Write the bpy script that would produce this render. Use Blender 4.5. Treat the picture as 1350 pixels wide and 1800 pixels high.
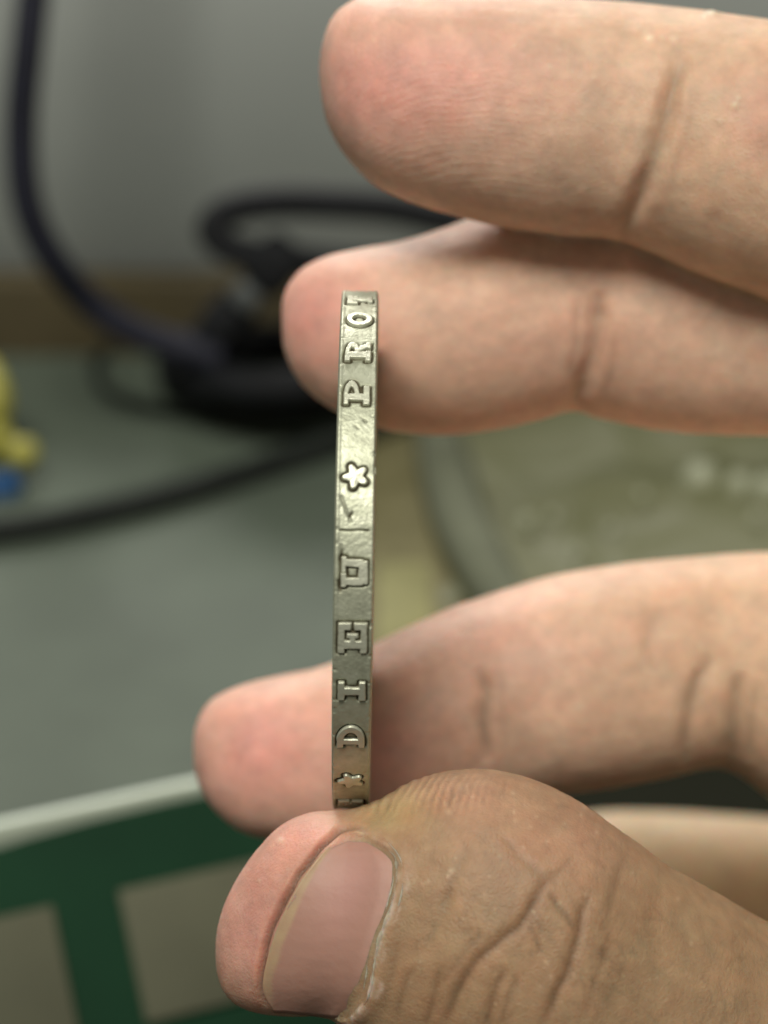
import bpy, bmesh, math, random
import numpy as np
from mathutils import Vector, Matrix
from mathutils.bvhtree import BVHTree

random.seed(7); rng = np.random.default_rng(7)
for o in list(bpy.data.objects):
    bpy.data.objects.remove(o)
sc = bpy.context.scene
COL = sc.collection
R = math.radians
# ------------------------------------------------------------------ camera, world, lamps, exposure (1 unit = 1 cm)
CAM_H = 13.5
PITCH = 25.0
F_PX = 4368.0                      # focal length in pixels of the 1350 x 1800 photograph
cam_d = bpy.data.cameras.new('camera')
cam = bpy.data.objects.new('camera', cam_d); COL.objects.link(cam)
cam.location = (0, 0, CAM_H); cam.rotation_euler = (R(90 - PITCH), 0, 0)
cam_d.sensor_fit = 'VERTICAL'; cam_d.sensor_height = 36; cam_d.sensor_width = 27
cam_d.lens = 36 * F_PX / 1800
cam_d.clip_start = 0.5; cam_d.clip_end = 2000
cam_d.dof.use_dof = True
cam_d.dof.focus_distance = 16.7
cam_d.dof.aperture_fstop = 0.22
sc.camera = cam
sc.view_settings.view_transform = 'Standard'; sc.view_settings.look = 'None'
sc.view_settings.exposure = 0; sc.view_settings.gamma = 1
M = Matrix.Translation((0, 0, CAM_H)) @ Matrix.Rotation(R(90 - PITCH), 4, 'X')
Mn = np.array(M)
MI = np.linalg.inv(Mn)

w = bpy.data.worlds.new('World'); sc.world = w; w.use_nodes = True
bg = w.node_tree.nodes['Background']
bg.inputs[0].default_value = (0.80, 0.80, 0.71, 1); bg.inputs[1].default_value = 0.22


def P(x, y, d):
    """point seen at photo position x, y at depth d"""
    return Vector(M @ Vector(((x - 675) / F_PX * d, -(y - 900) / F_PX * d, -d)))


def Pz(x, y, z=0.0):
    """point of the horizontal plane at height z seen at photo position x, y"""
    a = P(x, y, 1.0) - cam.location
    return cam.location + a * ((z - CAM_H) / a.z)


def lamp(name, loc, target, size, power, color):
    d = bpy.data.lights.new(name, 'AREA'); d.shape = 'DISK'; d.size = size
    d.energy = power; d.color = color
    o = bpy.data.objects.new(name, d); COL.objects.link(o)
    o.location = loc
    o.rotation_euler = (Vector(target) - Vector(loc)).to_track_quat('-Z', 'Y').to_euler()
    return o


COIN_C = P(625.5, 966, 17.85)
# main lamp up and behind the camera, a little to the left; a ceiling lamp beyond the hand lights the upper rims
lamp('ceiling_lamp', M @ Vector((-17, 58, 62)), COIN_C, 40, 89000, (1.0, 0.965, 0.87))
lamp('ceiling_lamp', M @ Vector((-12, 88, -70)), COIN_C, 30, 66000, (1.0, 0.965, 0.92))

# ------------------------------------------------------------------ helpers


def s2l(r, g, b):
    f = lambda c: (c / 255 / 12.92) if c <= 10.3 else ((c / 255 + 0.055) / 1.055) ** 2.4
    return np.array((f(r), f(g), f(b)))


def _hash(ix, iy, iz, seed):
    h = (ix.astype(np.int64) * 374761393 + iy.astype(np.int64) * 668265263 + iz.astype(np.int64) * 2147483647 + seed * 974711) & 0x7fffffff
    h = ((h ^ (h >> 13)) * 1274126177) & 0x7fffffff
    return ((h ^ (h >> 16)) & 0xffff) / 65535.0


def noise3(p, seed=0):
    """value noise in -1..1 for an (n,3) array"""
    i = np.floor(p).astype(np.int64); f = p - i; f = f * f * (3 - 2 * f)
    out = 0
    for dx in (0, 1):
        wx = f[:, 0] if dx else 1 - f[:, 0]
        for dy in (0, 1):
            wy = f[:, 1] if dy else 1 - f[:, 1]
            for dz in (0, 1):
                wz = f[:, 2] if dz else 1 - f[:, 2]
                out = out + wx * wy * wz * _hash(i[:, 0] + dx, i[:, 1] + dy, i[:, 2] + dz, seed)
    return out * 2 - 1


def tag(o, label=None, cat=None, group=None, kind=None):
    if label: o['label'] = label
    if cat: o['category'] = cat
    if group: o['group'] = group
    if kind: o['kind'] = kind
    return o


def link(name, me, mat=None, parent=None, smooth=True):
    o = bpy.data.objects.new(name, me); COL.objects.link(o)
    if mat: me.materials.append(mat)
    if parent is not None: o.parent = parent
    if smooth and len(me.polygons):
        me.polygons.foreach_set('use_smooth', np.ones(len(me.polygons), bool))
    me.update()
    return o


def mesh(name, verts, faces):
    me = bpy.data.meshes.new(name)
    me.from_pydata([tuple(v) for v in verts], [], [tuple(f) for f in faces]); me.update()
    return me


def empty(name, loc):
    o = bpy.data.objects.new(name, None); COL.objects.link(o); o.location = loc
    o.empty_display_size = 0.5
    return o


def part(name, me, mat, root, smooth=True):
    """mesh given in world space, parented to a root that is only translated"""
    me.transform(Matrix.Translation(-Vector(root.location)))
    return link(name, me, mat, root, smooth)


def catmull(pts, n):
    pts = np.asarray(pts, float)
    q = np.vstack([2 * pts[0] - pts[1], pts, 2 * pts[-1] - pts[-2]])
    out = []
    for i in range(1, len(q) - 2):
        for k in range(n):
            t = k / n
            a, b, c, d = q[i - 1], q[i], q[i + 1], q[i + 2]
            out.append(0.5 * (2 * b + (c - a) * t + (2 * a - 5 * b + 4 * c - d) * t * t + (-a + 3 * b - 3 * c + d) * t ** 3))
    out.append(q[-2])
    return np.array(out)


def tube(pts, rad, seg=20, sub=8):
    """round closed tube along world points"""
    c = catmull([tuple(p) for p in pts], sub)
    n = len(c)
    r = np.interp(np.linspace(0, 1, n), np.linspace(0, 1, len(rad)), rad) if hasattr(rad, '__len__') else np.full(n, rad)
    v, f = [], []
    up = Vector((0.13, 0.2, 1)).normalized()
    for i in range(n):
        t = Vector(c[min(i + 1, n - 1)] - c[max(i - 1, 0)]).normalized()
        a = t.cross(up).normalized(); b = a.cross(t).normalized(); up = b
        for k in range(seg):
            an = 2 * math.pi * k / seg
            v.append(Vector(c[i]) + (a * math.cos(an) + b * math.sin(an)) * r[i])
    for i in range(n - 1):
        for k in range(seg):
            k2 = (k + 1) % seg
            f.append((i * seg + k, i * seg + k2, (i + 1) * seg + k2, (i + 1) * seg + k))
    f.append(tuple(range(seg))); f.append(tuple(reversed(range((n - 1) * seg, n * seg))))
    return mesh('tube', v, f)


def box_on(o, u, vv, nn, u0, u1, v0, v1, n0, n1, bev=0.0, seg=2):
    """bevelled box in the frame o + a*u + b*v + c*n"""
    bm = bmesh.new()
    vs = [bm.verts.new(o + u * a + vv * b + nn * c) for c in (n0, n1) for b in (v0, v1) for a in (u0, u1)]
    for q in ((0, 2, 3, 1), (4, 5, 7, 6), (0, 1, 5, 4), (2, 6, 7, 3), (0, 4, 6, 2), (1, 3, 7, 5)):
        bm.faces.new([vs[i] for i in q])
    bmesh.ops.recalc_face_normals(bm, faces=bm.faces)
    if bev:
        bmesh.ops.bevel(bm, geom=bm.edges[:], offset=bev, segments=seg, affect='EDGES', profile=0.5)
    me = bpy.data.meshes.new('box'); bm.to_mesh(me); bm.free()
    return me


def lathe(prof, seg, frame):
    """closed surface of revolution; prof = [(axial, radius)], frame = (origin, axis, a, b)"""
    o, ax, a, b = frame
    v, f = [], []
    for (h, r) in prof:
        for k in range(seg):
            t = 2 * math.pi * k / seg
            v.append(o + ax * h + (a * math.cos(t) + b * math.sin(t)) * r)
    for i in range(len(prof) - 1):
        for k in range(seg):
            k2 = (k + 1) % seg
            f.append((i * seg + k, i * seg + k2, (i + 1) * seg + k2, (i + 1) * seg + k))
    f.append(tuple(range(seg))); f.append(tuple(reversed(range((len(prof) - 1) * seg, len(prof) * seg))))
    return mesh('lathe', v, f)


# ------------------------------------------------------------------ materials
def new_mat(name):
    m = bpy.data.materials.new(name); m.use_nodes = True
    nt = m.node_tree
    return m, nt, nt.nodes['Principled BSDF']


def simple(name, col, rough=0.5, metal=0.0, nscale=2.0, nvar=0.12, bump=0.0, bscale=20, spec=0.5):
    m, nt, b = new_mat(name)
    tc = nt.nodes.new('ShaderNodeTexCoord')
    n = nt.nodes.new('ShaderNodeTexNoise'); n.inputs['Scale'].default_value = nscale; n.inputs['Detail'].default_value = 5
    nt.links.new(tc.outputs['Object'], n.inputs['Vector'])
    r = nt.nodes.new('ShaderNodeValToRGB')
    c = np.array(col)
    r.color_ramp.elements[0].position = 0.3; r.color_ramp.elements[1].position = 0.7
    r.color_ramp.elements[0].color = (*np.clip(c * (1 - nvar), 0, 1), 1)
    r.color_ramp.elements[1].color = (*np.clip(c * (1 + nvar), 0, 1), 1)
    nt.links.new(n.outputs['Fac'], r.inputs['Fac']); nt.links.new(r.outputs['Color'], b.inputs['Base Color'])
    b.inputs['Roughness'].default_value = rough; b.inputs['Metallic'].default_value = metal
    b.inputs['Specular IOR Level'].default_value = spec
    if bump:
        n2 = nt.nodes.new('ShaderNodeTexNoise'); n2.inputs['Scale'].default_value = bscale; n2.inputs['Detail'].default_value = 4
        nt.links.new(tc.outputs['Object'], n2.inputs['Vector'])
        bp = nt.nodes.new('ShaderNodeBump'); bp.inputs['Strength'].default_value = bump; bp.inputs['Distance'].default_value = 0.05
        nt.links.new(n2.outputs['Fac'], bp.inputs['Height']); nt.links.new(bp.outputs['Normal'], b.inputs['Normal'])
    return m


M_desk = simple('desk_laminate', (0.092, 0.115, 0.087), 0.70, nscale=0.5, nvar=0.16, bump=0.1, bscale=8, spec=0.3)
M_trim = simple('edge_trim', (0.50, 0.57, 0.47), 0.4, nscale=0.6, nvar=0.06)
M_wood = simple('brown_wood', (0.068, 0.053, 0.022), 0.75, nscale=0.5, nvar=0.3)
M_case = simple('grey_casing', (0.225, 0.243, 0.228), 0.6, nscale=0.3, nvar=0.05)
M_black = simple('black_rubber', (0.007, 0.008, 0.010), 0.7, nscale=3, nvar=0.2, spec=0.25)
M_dark = simple('dark_grey_rubber', (0.016, 0.020, 0.017), 0.75, nscale=3, nvar=0.2, spec=0.25)
M_navy = simple('dark_blue_rubber', (0.012, 0.013, 0.024), 0.65, nscale=3, nvar=0.2, spec=0.3)
M_steel = simple('plug_steel', (0.10, 0.11, 0.11), 0.55, metal=0.5)
M_yellow = simple('yellow_plastic', (0.36, 0.34, 0.06), 0.45)
M_blue = simple('blue_plastic', (0.015, 0.08, 0.22), 0.45)
M_green = simple('green_board', (0.007, 0.038, 0.017), 0.8, nscale=0.5, nvar=0.2, spec=0.2)
M_khaki = simple('beige_panel', (0.105, 0.108, 0.068), 0.8, nscale=0.8, nvar=0.12)
M_card = simple('yellow_card', (0.165, 0.150, 0.072), 0.7, spec=0.2)
M_stick = simple('yellow_sticker', (0.24, 0.23, 0.10), 0.7, spec=0.2)
M_tape = simple('grey_strap', (0.130, 0.140, 0.095), 0.9, spec=0.2)

# plastic film: tinted, glossy, lets part of the light through
M_film, nt, b = new_mat('plastic_film')
b.inputs['Base Color'].default_value = (0.150, 0.155, 0.076, 1); b.inputs['Roughness'].default_value = 0.55
b.inputs['Specular IOR Level'].default_value = 0.3
tr = nt.nodes.new('ShaderNodeBsdfTransparent'); tr.inputs[0].default_value = (0.85, 0.86, 0.70, 1)
mx = nt.nodes.new('ShaderNodeMixShader'); mx.inputs[0].default_value = 0.88
nt.links.new(tr.outputs[0], mx.inputs[1]); nt.links.new(b.outputs[0], mx.inputs[2])
nt.links.new(mx.outputs[0], nt.nodes['Material Output'].inputs['Surface'])

# skin
M_skin, nt, b = new_mat('skin')
at = nt.nodes.new('ShaderNodeAttribute'); at.attribute_name = 'skin'
tc = nt.nodes.new('ShaderNodeTexCoord')
n1 = nt.nodes.new('ShaderNodeTexNoise'); n1.inputs['Scale'].default_value = 5.0; n1.inputs['Detail'].default_value = 8
n1.inputs['Roughness'].default_value = 0.62
nt.links.new(tc.outputs['Object'], n1.inputs['Vector'])
hs = nt.nodes.new('ShaderNodeMapRange'); hs.inputs[1].default_value = 0.3; hs.inputs[2].default_value = 0.7
hs.inputs[3].default_value = 0.88; hs.inputs[4].default_value = 1.10
nt.links.new(n1.outputs['Fac'], hs.inputs[0])
mul = nt.nodes.new('ShaderNodeVectorMath'); mul.operation = 'SCALE'
nt.links.new(at.outputs['Color'], mul.inputs[0]); nt.links.new(hs.outputs[0], mul.inputs['Scale'])
nt.links.new(mul.outputs[0], b.inputs['Base Color'])
b.inputs['Roughness'].default_value = 0.52
b.inputs['Specular IOR Level'].default_value = 0.38
b.inputs['Subsurface Weight'].default_value = 0.8
b.inputs['Subsurface Radius'].default_value = (1.0, 0.36, 0.20)
b.inputs['Subsurface Scale'].default_value = 0.14
v1 = nt.nodes.new('ShaderNodeTexVoronoi'); v1.inputs['Scale'].default_value = 26; v1.feature = 'DISTANCE_TO_EDGE'
n2 = nt.nodes.new('ShaderNodeTexNoise'); n2.inputs['Scale'].default_value = 60; n2.inputs['Detail'].default_value = 6
nt.links.new(tc.outputs['Object'], n2.inputs['Vector'])
nd = nt.nodes.new('ShaderNodeVectorMath'); nd.operation = 'MULTIPLY_ADD'
nd.inputs[1].default_value = (0.05, 0.05, 0.05)
nt.links.new(n1.outputs['Color'], nd.inputs[0]); nt.links.new(tc.outputs['Object'], nd.inputs[2])
nt.links.new(nd.outputs[0], v1.inputs['Vector'])
ad = nt.nodes.new('ShaderNodeMath'); ad.operation = 'MULTIPLY_ADD'; ad.inputs[1].default_value = 0.8
nt.links.new(v1.outputs['Distance'], ad.inputs[0]); nt.links.new(n2.outputs['Fac'], ad.inputs[2])
bp = nt.nodes.new('ShaderNodeBump'); bp.inputs['Strength'].default_value = 0.42; bp.inputs['Distance'].default_value = 0.012
nt.links.new(ad.outputs[0], bp.inputs['Height']); nt.links.new(bp.outputs['Normal'], b.inputs['Normal'])

# nail
M_nail, nt, b = new_mat('nail_plate')
at = nt.nodes.new('ShaderNodeAttribute'); at.attribute_name = 'skin'
nt.links.new(at.outputs['Color'], b.inputs['Base Color'])
b.inputs['Roughness'].default_value = 0.52; b.inputs['Subsurface Weight'].default_value = 0.4
b.inputs['Subsurface Radius'].default_value = (1, 0.4, 0.25); b.inputs['Subsurface Scale'].default_value = 0.06
tc = nt.nodes.new('ShaderNodeTexCoord')
n1 = nt.nodes.new('ShaderNodeTexNoise'); n1.inputs['Scale'].default_value = 14; n1.inputs['Detail'].default_value = 6
nt.links.new(tc.outputs['Object'], n1.inputs['Vector'])
bp = nt.nodes.new('ShaderNodeBump'); bp.inputs['Strength'].default_value = 0.2; bp.inputs['Distance'].default_value = 0.02
nt.links.new(n1.outputs['Fac'], bp.inputs['Height']); nt.links.new(bp.outputs['Normal'], b.inputs['Normal'])

# worn silver
M_silver, nt, b = new_mat('worn_silver')
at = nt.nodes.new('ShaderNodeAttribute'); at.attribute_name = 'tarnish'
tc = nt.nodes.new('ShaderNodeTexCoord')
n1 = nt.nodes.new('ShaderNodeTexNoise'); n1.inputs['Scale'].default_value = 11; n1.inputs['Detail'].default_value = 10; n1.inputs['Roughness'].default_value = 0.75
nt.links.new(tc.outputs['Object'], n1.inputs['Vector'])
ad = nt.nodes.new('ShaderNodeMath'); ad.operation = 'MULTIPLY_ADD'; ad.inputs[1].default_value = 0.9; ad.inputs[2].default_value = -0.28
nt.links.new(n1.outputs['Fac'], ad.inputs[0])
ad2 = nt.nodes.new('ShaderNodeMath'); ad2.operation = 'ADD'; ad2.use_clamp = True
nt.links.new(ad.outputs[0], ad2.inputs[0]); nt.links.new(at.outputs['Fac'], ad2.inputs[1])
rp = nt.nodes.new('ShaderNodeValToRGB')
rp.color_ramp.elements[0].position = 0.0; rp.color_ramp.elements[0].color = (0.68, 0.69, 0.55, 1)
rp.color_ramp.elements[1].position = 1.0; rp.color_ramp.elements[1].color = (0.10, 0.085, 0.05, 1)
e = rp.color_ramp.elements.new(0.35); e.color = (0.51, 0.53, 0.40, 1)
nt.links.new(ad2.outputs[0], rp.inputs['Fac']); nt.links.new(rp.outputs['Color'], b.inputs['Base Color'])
b.inputs['Metallic'].default_value = 0.6
mr = nt.nodes.new('ShaderNodeMapRange'); mr.inputs[3].default_value = 0.42; mr.inputs[4].default_value = 0.66
nt.links.new(ad2.outputs[0], mr.inputs[0]); nt.links.new(mr.outputs[0], b.inputs['Roughness'])
n2 = nt.nodes.new('ShaderNodeTexNoise'); n2.inputs['Scale'].default_value = 45; n2.inputs['Detail'].default_value = 6
nt.links.new(tc.outputs['Object'], n2.inputs['Vector'])
bp = nt.nodes.new('ShaderNodeBump'); bp.inputs['Strength'].default_value = 0.55; bp.inputs['Distance'].default_value = 0.007
nt.links.new(n2.outputs['Fac'], bp.inputs['Height']); nt.links.new(bp.outputs['Normal'], b.inputs['Normal'])

# ------------------------------------------------------------------ the place: desk, ledge, casing
e0 = Pz(0, 1440); e1 = Pz(345, 1366)
eu = (e1 - e0); eu.z = 0; eu.normalize()
ev = Vector((-eu.y, eu.x, 0))                       # into the desk
Z = Vector((0, 0, 1))
YB = Pz(60, 625).y
# desk top: polygon between its front edge and the back edge
fl = e0 - eu * 45; fr = e0 + eu * ((YB - 1.0 - e0.y) / eu.y)
desk = empty('desk', Vector((0, YB - 8, 0)))
poly = [fl, fr, Vector((fr.x + 8, YB, 0)), Vector((fl.x - 8, YB, 0))]
bm = bmesh.new()
top = [bm.verts.new(p) for p in poly]; bot = [bm.verts.new(p - Z * 0.30) for p in poly]
bm.faces.new(top); bm.faces.new(bot[::-1])
for i in range(4):
    j = (i + 1) % 4; bm.faces.new((top[j], top[i], bot[i], bot[j]))
me = bpy.data.meshes.new('top'); bm.to_mesh(me); bm.free()
part('table_top', me, M_desk, desk, False)
part('edge_trim', box_on(e0, eu, ev, Z, -45, (YB - 1.2 - e0.y) / eu.y, -0.16, -0.002, -0.34, 0.02, 0.05, 3), M_trim, desk)
tag(desk, 'grey green desk top with a pale trim along its front edge', 'desk', kind='structure')

ledge_top = 1.15
led = box_on(Vector((0, YB + 0.15, 0)), Vector((1, 0, 0)), Vector((0, 1, 0)), Z, -45, 60, 0, 0.5, -3, ledge_top, 0.12, 3)
o = link('wooden_ledge', led, M_wood); tag(o, 'low brown wooden ledge behind the desk, under the grey casing', 'ledge')

# grey rounded casing: a long drum-fronted box
cz, cy, cr = 2.25, YB + 0.75 + 6.4, 6.4
prof = []
for k in range(25):
    a = R(-32 + 87 * k / 24)
    prof.append((cy - cr * math.cos(a), cz + cr * math.sin(a)))
prof += [(cy + 6, cz + cr * math.sin(R(55)) + 0.6), (cy + 6, cz - 3.5)]
v, f = [], []
for x in (-50, 65):
    v += [(x, a, c) for a, c in prof]
n = len(prof)
for i in range(n):
    j = (i + 1) % n; f.append((i, j, n + j, n + i))
f.append(tuple(range(n))[::-1]); f.append(tuple(range(n, 2 * n)))
o = link('grey_casing', mesh('casing', v, f), M_case)
tag(o, 'large plain grey casing with a rounded front, blurred behind everything', 'casing')

# ground far below, so nothing floats in a void
me = mesh('floor', [(-400, -400, -75), (400, -400, -75), (400, 400, -75), (-400, 400, -75)], [(0, 1, 2, 3)])
o = link('floor', me, simple('floor', (0.034, 0.036, 0.018), 0.8, nscale=0.05), smooth=False); tag(o, kind='structure')

# ------------------------------------------------------------------ green board with beige panels, under the desk edge
BD = 25.6
bo = P(0, 1482, 25.2)
bu = (P(345, 1407, 25.8) - bo).normalized()
bn = Vector(cam.location) - P(300, 1650, BD)
bn = (bn - bu * bn.dot(bu)).normalized()
bv = bu.cross(bn).normalized()
if bv.z > 0: bv = -bv
k = BD / F_PX
board = empty('green_board', bo)
part('backing', box_on(bo, bu, bv, bn, -500 * k, 860 * k, -8 * k, 760 * k, -0.5, 0, 0.06), M_green, board)
for (u0, u1, v0, v1) in ((-250, 66, 124, 372), (182, 470, 124, 358)):
    part('panel', box_on(bo, bu, bv, bn, u0 * k, u1 * k, v0 * k, v1 * k, 0.002, 0.08, 0.03), M_khaki, board)
tag(board, 'dark green board with beige rectangular panels below the desk edge', 'board')

# ------------------------------------------------------------------ cables
def cable(name, pts, r, mat, label, **kw):
    o = link(name, tube(pts, r, **kw), mat)
    tag(o, label, 'cable')
    return o


cable('cable', [P(160, -1500, 32), P(120, -700, 31.6), P(80, -200, 31.5), P(62, -40, 31.5), P(48, 90, 31.6), P(38, 200, 31.8), P(40, 310, 32), P(58, 390, 32.2), P(95, 460, 32.5),
                P(150, 525, 33), P(215, 572, 33.2), P(290, 602, 33.3), P(390, 630, 33.3)], 0.215, M_navy,
      'dark blue cable hanging down the left side and curving to the right')
cable('cable', [P(1700, 520, 33), P(1300, 480, 33), P(1000, 430, 33), P(900, 405, 33), P(780, 385, 33), P(690, 366, 33), P(590, 358, 33), P(480, 356, 33), P(405, 370, 33),
                P(374, 402, 33), P(398, 432, 33), P(450, 450, 33), P(530, 460, 33.2), P(620, 470, 33.5), P(720, 470, 34)], 0.225, M_black,
      'black cable doubled into a flat loop left of the middle finger')
pts = []
for i in range(46):
    a = 2 * math.pi * i / 12 + 2.4
    c = Pz(480, 645, 0.3 + 0.018 * i)
    rr = 1.40 - 0.26 * ((i // 12) % 2) - 0.006 * i
    pts.append(c + Vector((math.cos(a) * rr * 1.05, math.sin(a) * rr * 0.80, 0)))
cable('cable', pts, 0.25, M_black, 'black cable coiled on the back of the desk beside the middle fingertip')
pts = [Pz(x, y, 0.16) for x, y in ((-160, 938), (-60, 938), (30, 930), (120, 914), (210, 894), (310, 868), (410, 838), (510, 806), (600, 776), (700, 738), (820, 700))]
cable('cable', pts, 0.19, M_dark, 'black cable lying diagonally across the desk under the coil')

plug = empty('plug', P(435, 520, 33.2))
po = Vector(plug.location)
pu = (P(500, 440, 33.0) - P(370, 590, 33.4)).normalized()
pn = (Vector(cam.location) - po); pn = (pn - pu * pn.dot(pu)).normalized(); pv = pn.cross(pu).normalized()
part('housing', box_on(po, pu, pv, pn, 0.18, 0.95, -0.34, 0.34, -0.3, 0.3, 0.2, 4), M_black, plug)
part('collar', box_on(po, pu, pv, pn, -0.20, 0.19, -0.22, 0.22, -0.22, 0.22, 0.12, 3), M_steel, plug)
part('strain_relief', tube([po - pu * 0.15, po - pu * 0.5, po - pu * 0.95], [0.30, 0.33, 0.24]), M_black, plug)
part('cord', tube([po - pu * 0.8, P(345, 600, 33.5), P(310, 622, 33.6), P(330, 660, 33.4)], 0.22), M_black, plug)
tag(plug, 'black plug with a dull metal collar in the tangle of cables', 'plug')

cable('cable', [Pz(x, y, 0.09) for x, y in ((190, 606), (168, 640), (182, 680), (225, 706), (300, 722), (390, 730))], 0.085, M_dark,
      'thin grey wire bent in a small arc on the desk left of the coil')
# ------------------------------------------------------------------ yellow and blue plastic piece at the left edge
q = empty('plastic_clip', Pz(0, 850, 0))
dq = (Vector(q.location) - cam.location).length * math.cos(0.05)
D0 = (MI @ np.array([*q.location, 1]))[2] * -1
part('arm', tube([P(-70, 610, D0 + .5), P(-30, 655, D0 + .3), P(-14, 705, D0), P(-16, 750, D0), P(5, 795, D0 - .2)], [0.16, 0.24, 0.27, 0.22, 0.24]), M_yellow, q)
part('knob', lathe([(-0.22, 0.05), (-0.2, 0.14), (-0.1, 0.2), (0.08, 0.2), (0.18, 0.15), (0.21, 0.05)], 24,
                   (P(38, 797, D0 - .2), Vector((1, 0, 0)), Vector((0, 1, 0)), Z)), M_yellow, q)
part('base', box_on(P(0, 856, D0 - .3), Vector((0.9, 0, 0.35)).normalized(), Vector((-0.35, 0, 0.9)).normalized(), Vector((0, 1, 0)),
                    -0.5, 0.28, -0.18, 0.18, -0.2, 0.2, 0.1, 3), M_blue, q)
tag(q, 'small yellow and blue plastic piece on the desk at the left edge', 'clip')

# ------------------------------------------------------------------ crumpled bag, card and strap on the right of the desk
c0 = Pz(700, 1090); 
bag_w, bag_d = 13.0, 9.0
bo_ = Vector((Pz(800, 900).x, Pz(800, 1075).y, 0.25))
NX, NY = 150, 110
gx, gy = np.meshgrid(np.linspace(0, 1, NX), np.linspace(0, 1, NY))
pp = np.stack([gx.ravel() * bag_w, gy.ravel() * bag_d, np.zeros(NX * NY)], 1)
def ridged(p, s, sd): return 1 - np.abs(noise3(p * s, sd))
hgt = 0.30 * ridged(pp + 3.1, 0.45, 3) ** 2 + 0.10 * ridged(pp, 1.0, 4) ** 2 + 0.03 * ridged(pp, 2.1, 5)
edge = np.minimum.reduce([gx.ravel(), 1 - gx.ravel(), gy.ravel(), 1 - gy.ravel()])
hgt = hgt * np.clip(edge * 7, 0, 1) ** .6 * 1.3
wob = 0.3 * noise3(pp * 0.8, 9)
vx = bo_.x + pp[:, 0] + wob; vy = bo_.y + pp[:, 1] + 0.3 * noise3(pp * 0.9, 11); vz = 0.09 + hgt
vs = np.stack([vx, vy, vz], 1)
fs = [(j * NX + i, j * NX + i + 1, (j + 1) * NX + i + 1, (j + 1) * NX + i) for j in range(NY - 1) for i in range(NX - 1)]
o = link('plastic_bag', mesh('bag', vs, fs), M_film)
bag = o
M_glint = simple('pale_glint', (0.36, 0.38, 0.27), 0.4, spec=0.5)  # pale blobs added on the film, their colour stands in for glints
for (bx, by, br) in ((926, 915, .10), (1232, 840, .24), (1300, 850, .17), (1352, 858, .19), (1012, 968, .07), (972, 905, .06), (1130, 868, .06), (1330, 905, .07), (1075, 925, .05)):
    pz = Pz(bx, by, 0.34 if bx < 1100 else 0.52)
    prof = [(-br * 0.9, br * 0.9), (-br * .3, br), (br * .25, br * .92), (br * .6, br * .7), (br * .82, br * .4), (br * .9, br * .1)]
    link('glint_blob', lathe(prof, 16, (pz, Z, Vector((1, 0, 0)), Vector((0, 1, 0)))), M_glint, bag)
tag(bag, 'crumpled translucent greenish plastic bag with pale blobs in place of glints, behind the fingers', 'bag')

yo = Pz(640, 1080); yd = Pz(648, 740) - yo; yl = yd.length; yd.normalize()
yw = Vector((yd.y, -yd.x, 0))
crd = empty('yellow_card', yo)
part('sheet', box_on(yo, yd, yw, Z, -1.4, yl + 1.5, 0.0, 1.9, 0.012, 0.06, 0.02), M_card, crd)
part('sticker', box_on(yo, yd, yw, Z, -1.2, 1.25, 0.16, 0.80, 0.0605, 0.075, 0.006), M_stick, crd)
tag(crd, 'dull khaki card with a yellow sticker on the desk just right of the coin', 'card')
st = [Pz(765, 745, 0.2), Pz(785, 830, 0.4), Pz(810, 920, 0.35), Pz(850, 1000, 0.35), Pz(900, 1090, 0.3)]
o = link('strap', tube(st, [0.30, 0.36, 0.36, 0.34, 0.30]), M_tape)
o.data.transform(Matrix.Translation((0, 0, 0.02)))
tag(o, 'blurred grey strap lying beside the plastic bag, right of the coin', 'strap')

# ------------------------------------------------------------------ coin
CR, CT = 1.85, 0.128                     # radius, half thickness
Fv = (Vector(cam.location) - COIN_C).normalized()
Xc = Vector((1, 0, 0))
Uv = Fv.cross(Xc).normalized()
if Uv.z < 0: Uv = -Uv
Av = Uv.cross(Fv).normalized()
if Av.x < 0: Av = -Av
rot = Matrix.Rotation(R(1.05), 3, Fv) if True else None
# lean to the right at the top; slight yaw
rot = Matrix.Rotation(R(-1.05), 3, Fv)
if (rot @ Uv).x < Uv.x: rot = Matrix.Rotation(R(1.05), 3, Fv)
Uv = rot @ Uv; Av = rot @ Av
yaw = Matrix.Rotation(R(0.35), 3, Uv)
if (yaw @ Fv).x > Fv.x: yaw = Matrix.Rotation(R(-0.35), 3, Uv)
Fv = yaw @ Fv; Av = yaw @ Av
cC, cF, cU, cA = (np.array(a) for a in (COIN_C, Fv, Uv, Av))


def theta_of(py):
    lo, hi = -1.45, 1.45
    for _ in range(60):
        m = (lo + hi) / 2
        y = 966 - F_PX * CR * math.sin(m) / (17.85 - CR * math.cos(m))
        if y > py: lo = m
        else: hi = m
    return (lo + hi) / 2


def coin_pt(th, x, r):
    th = np.asarray(th)[..., None]; x = np.asarray(x)[..., None]; r = np.asarray(r)[..., None]
    return cC + cA * x + r * (np.cos(th) * cF + np.sin(th) * cU)


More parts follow.
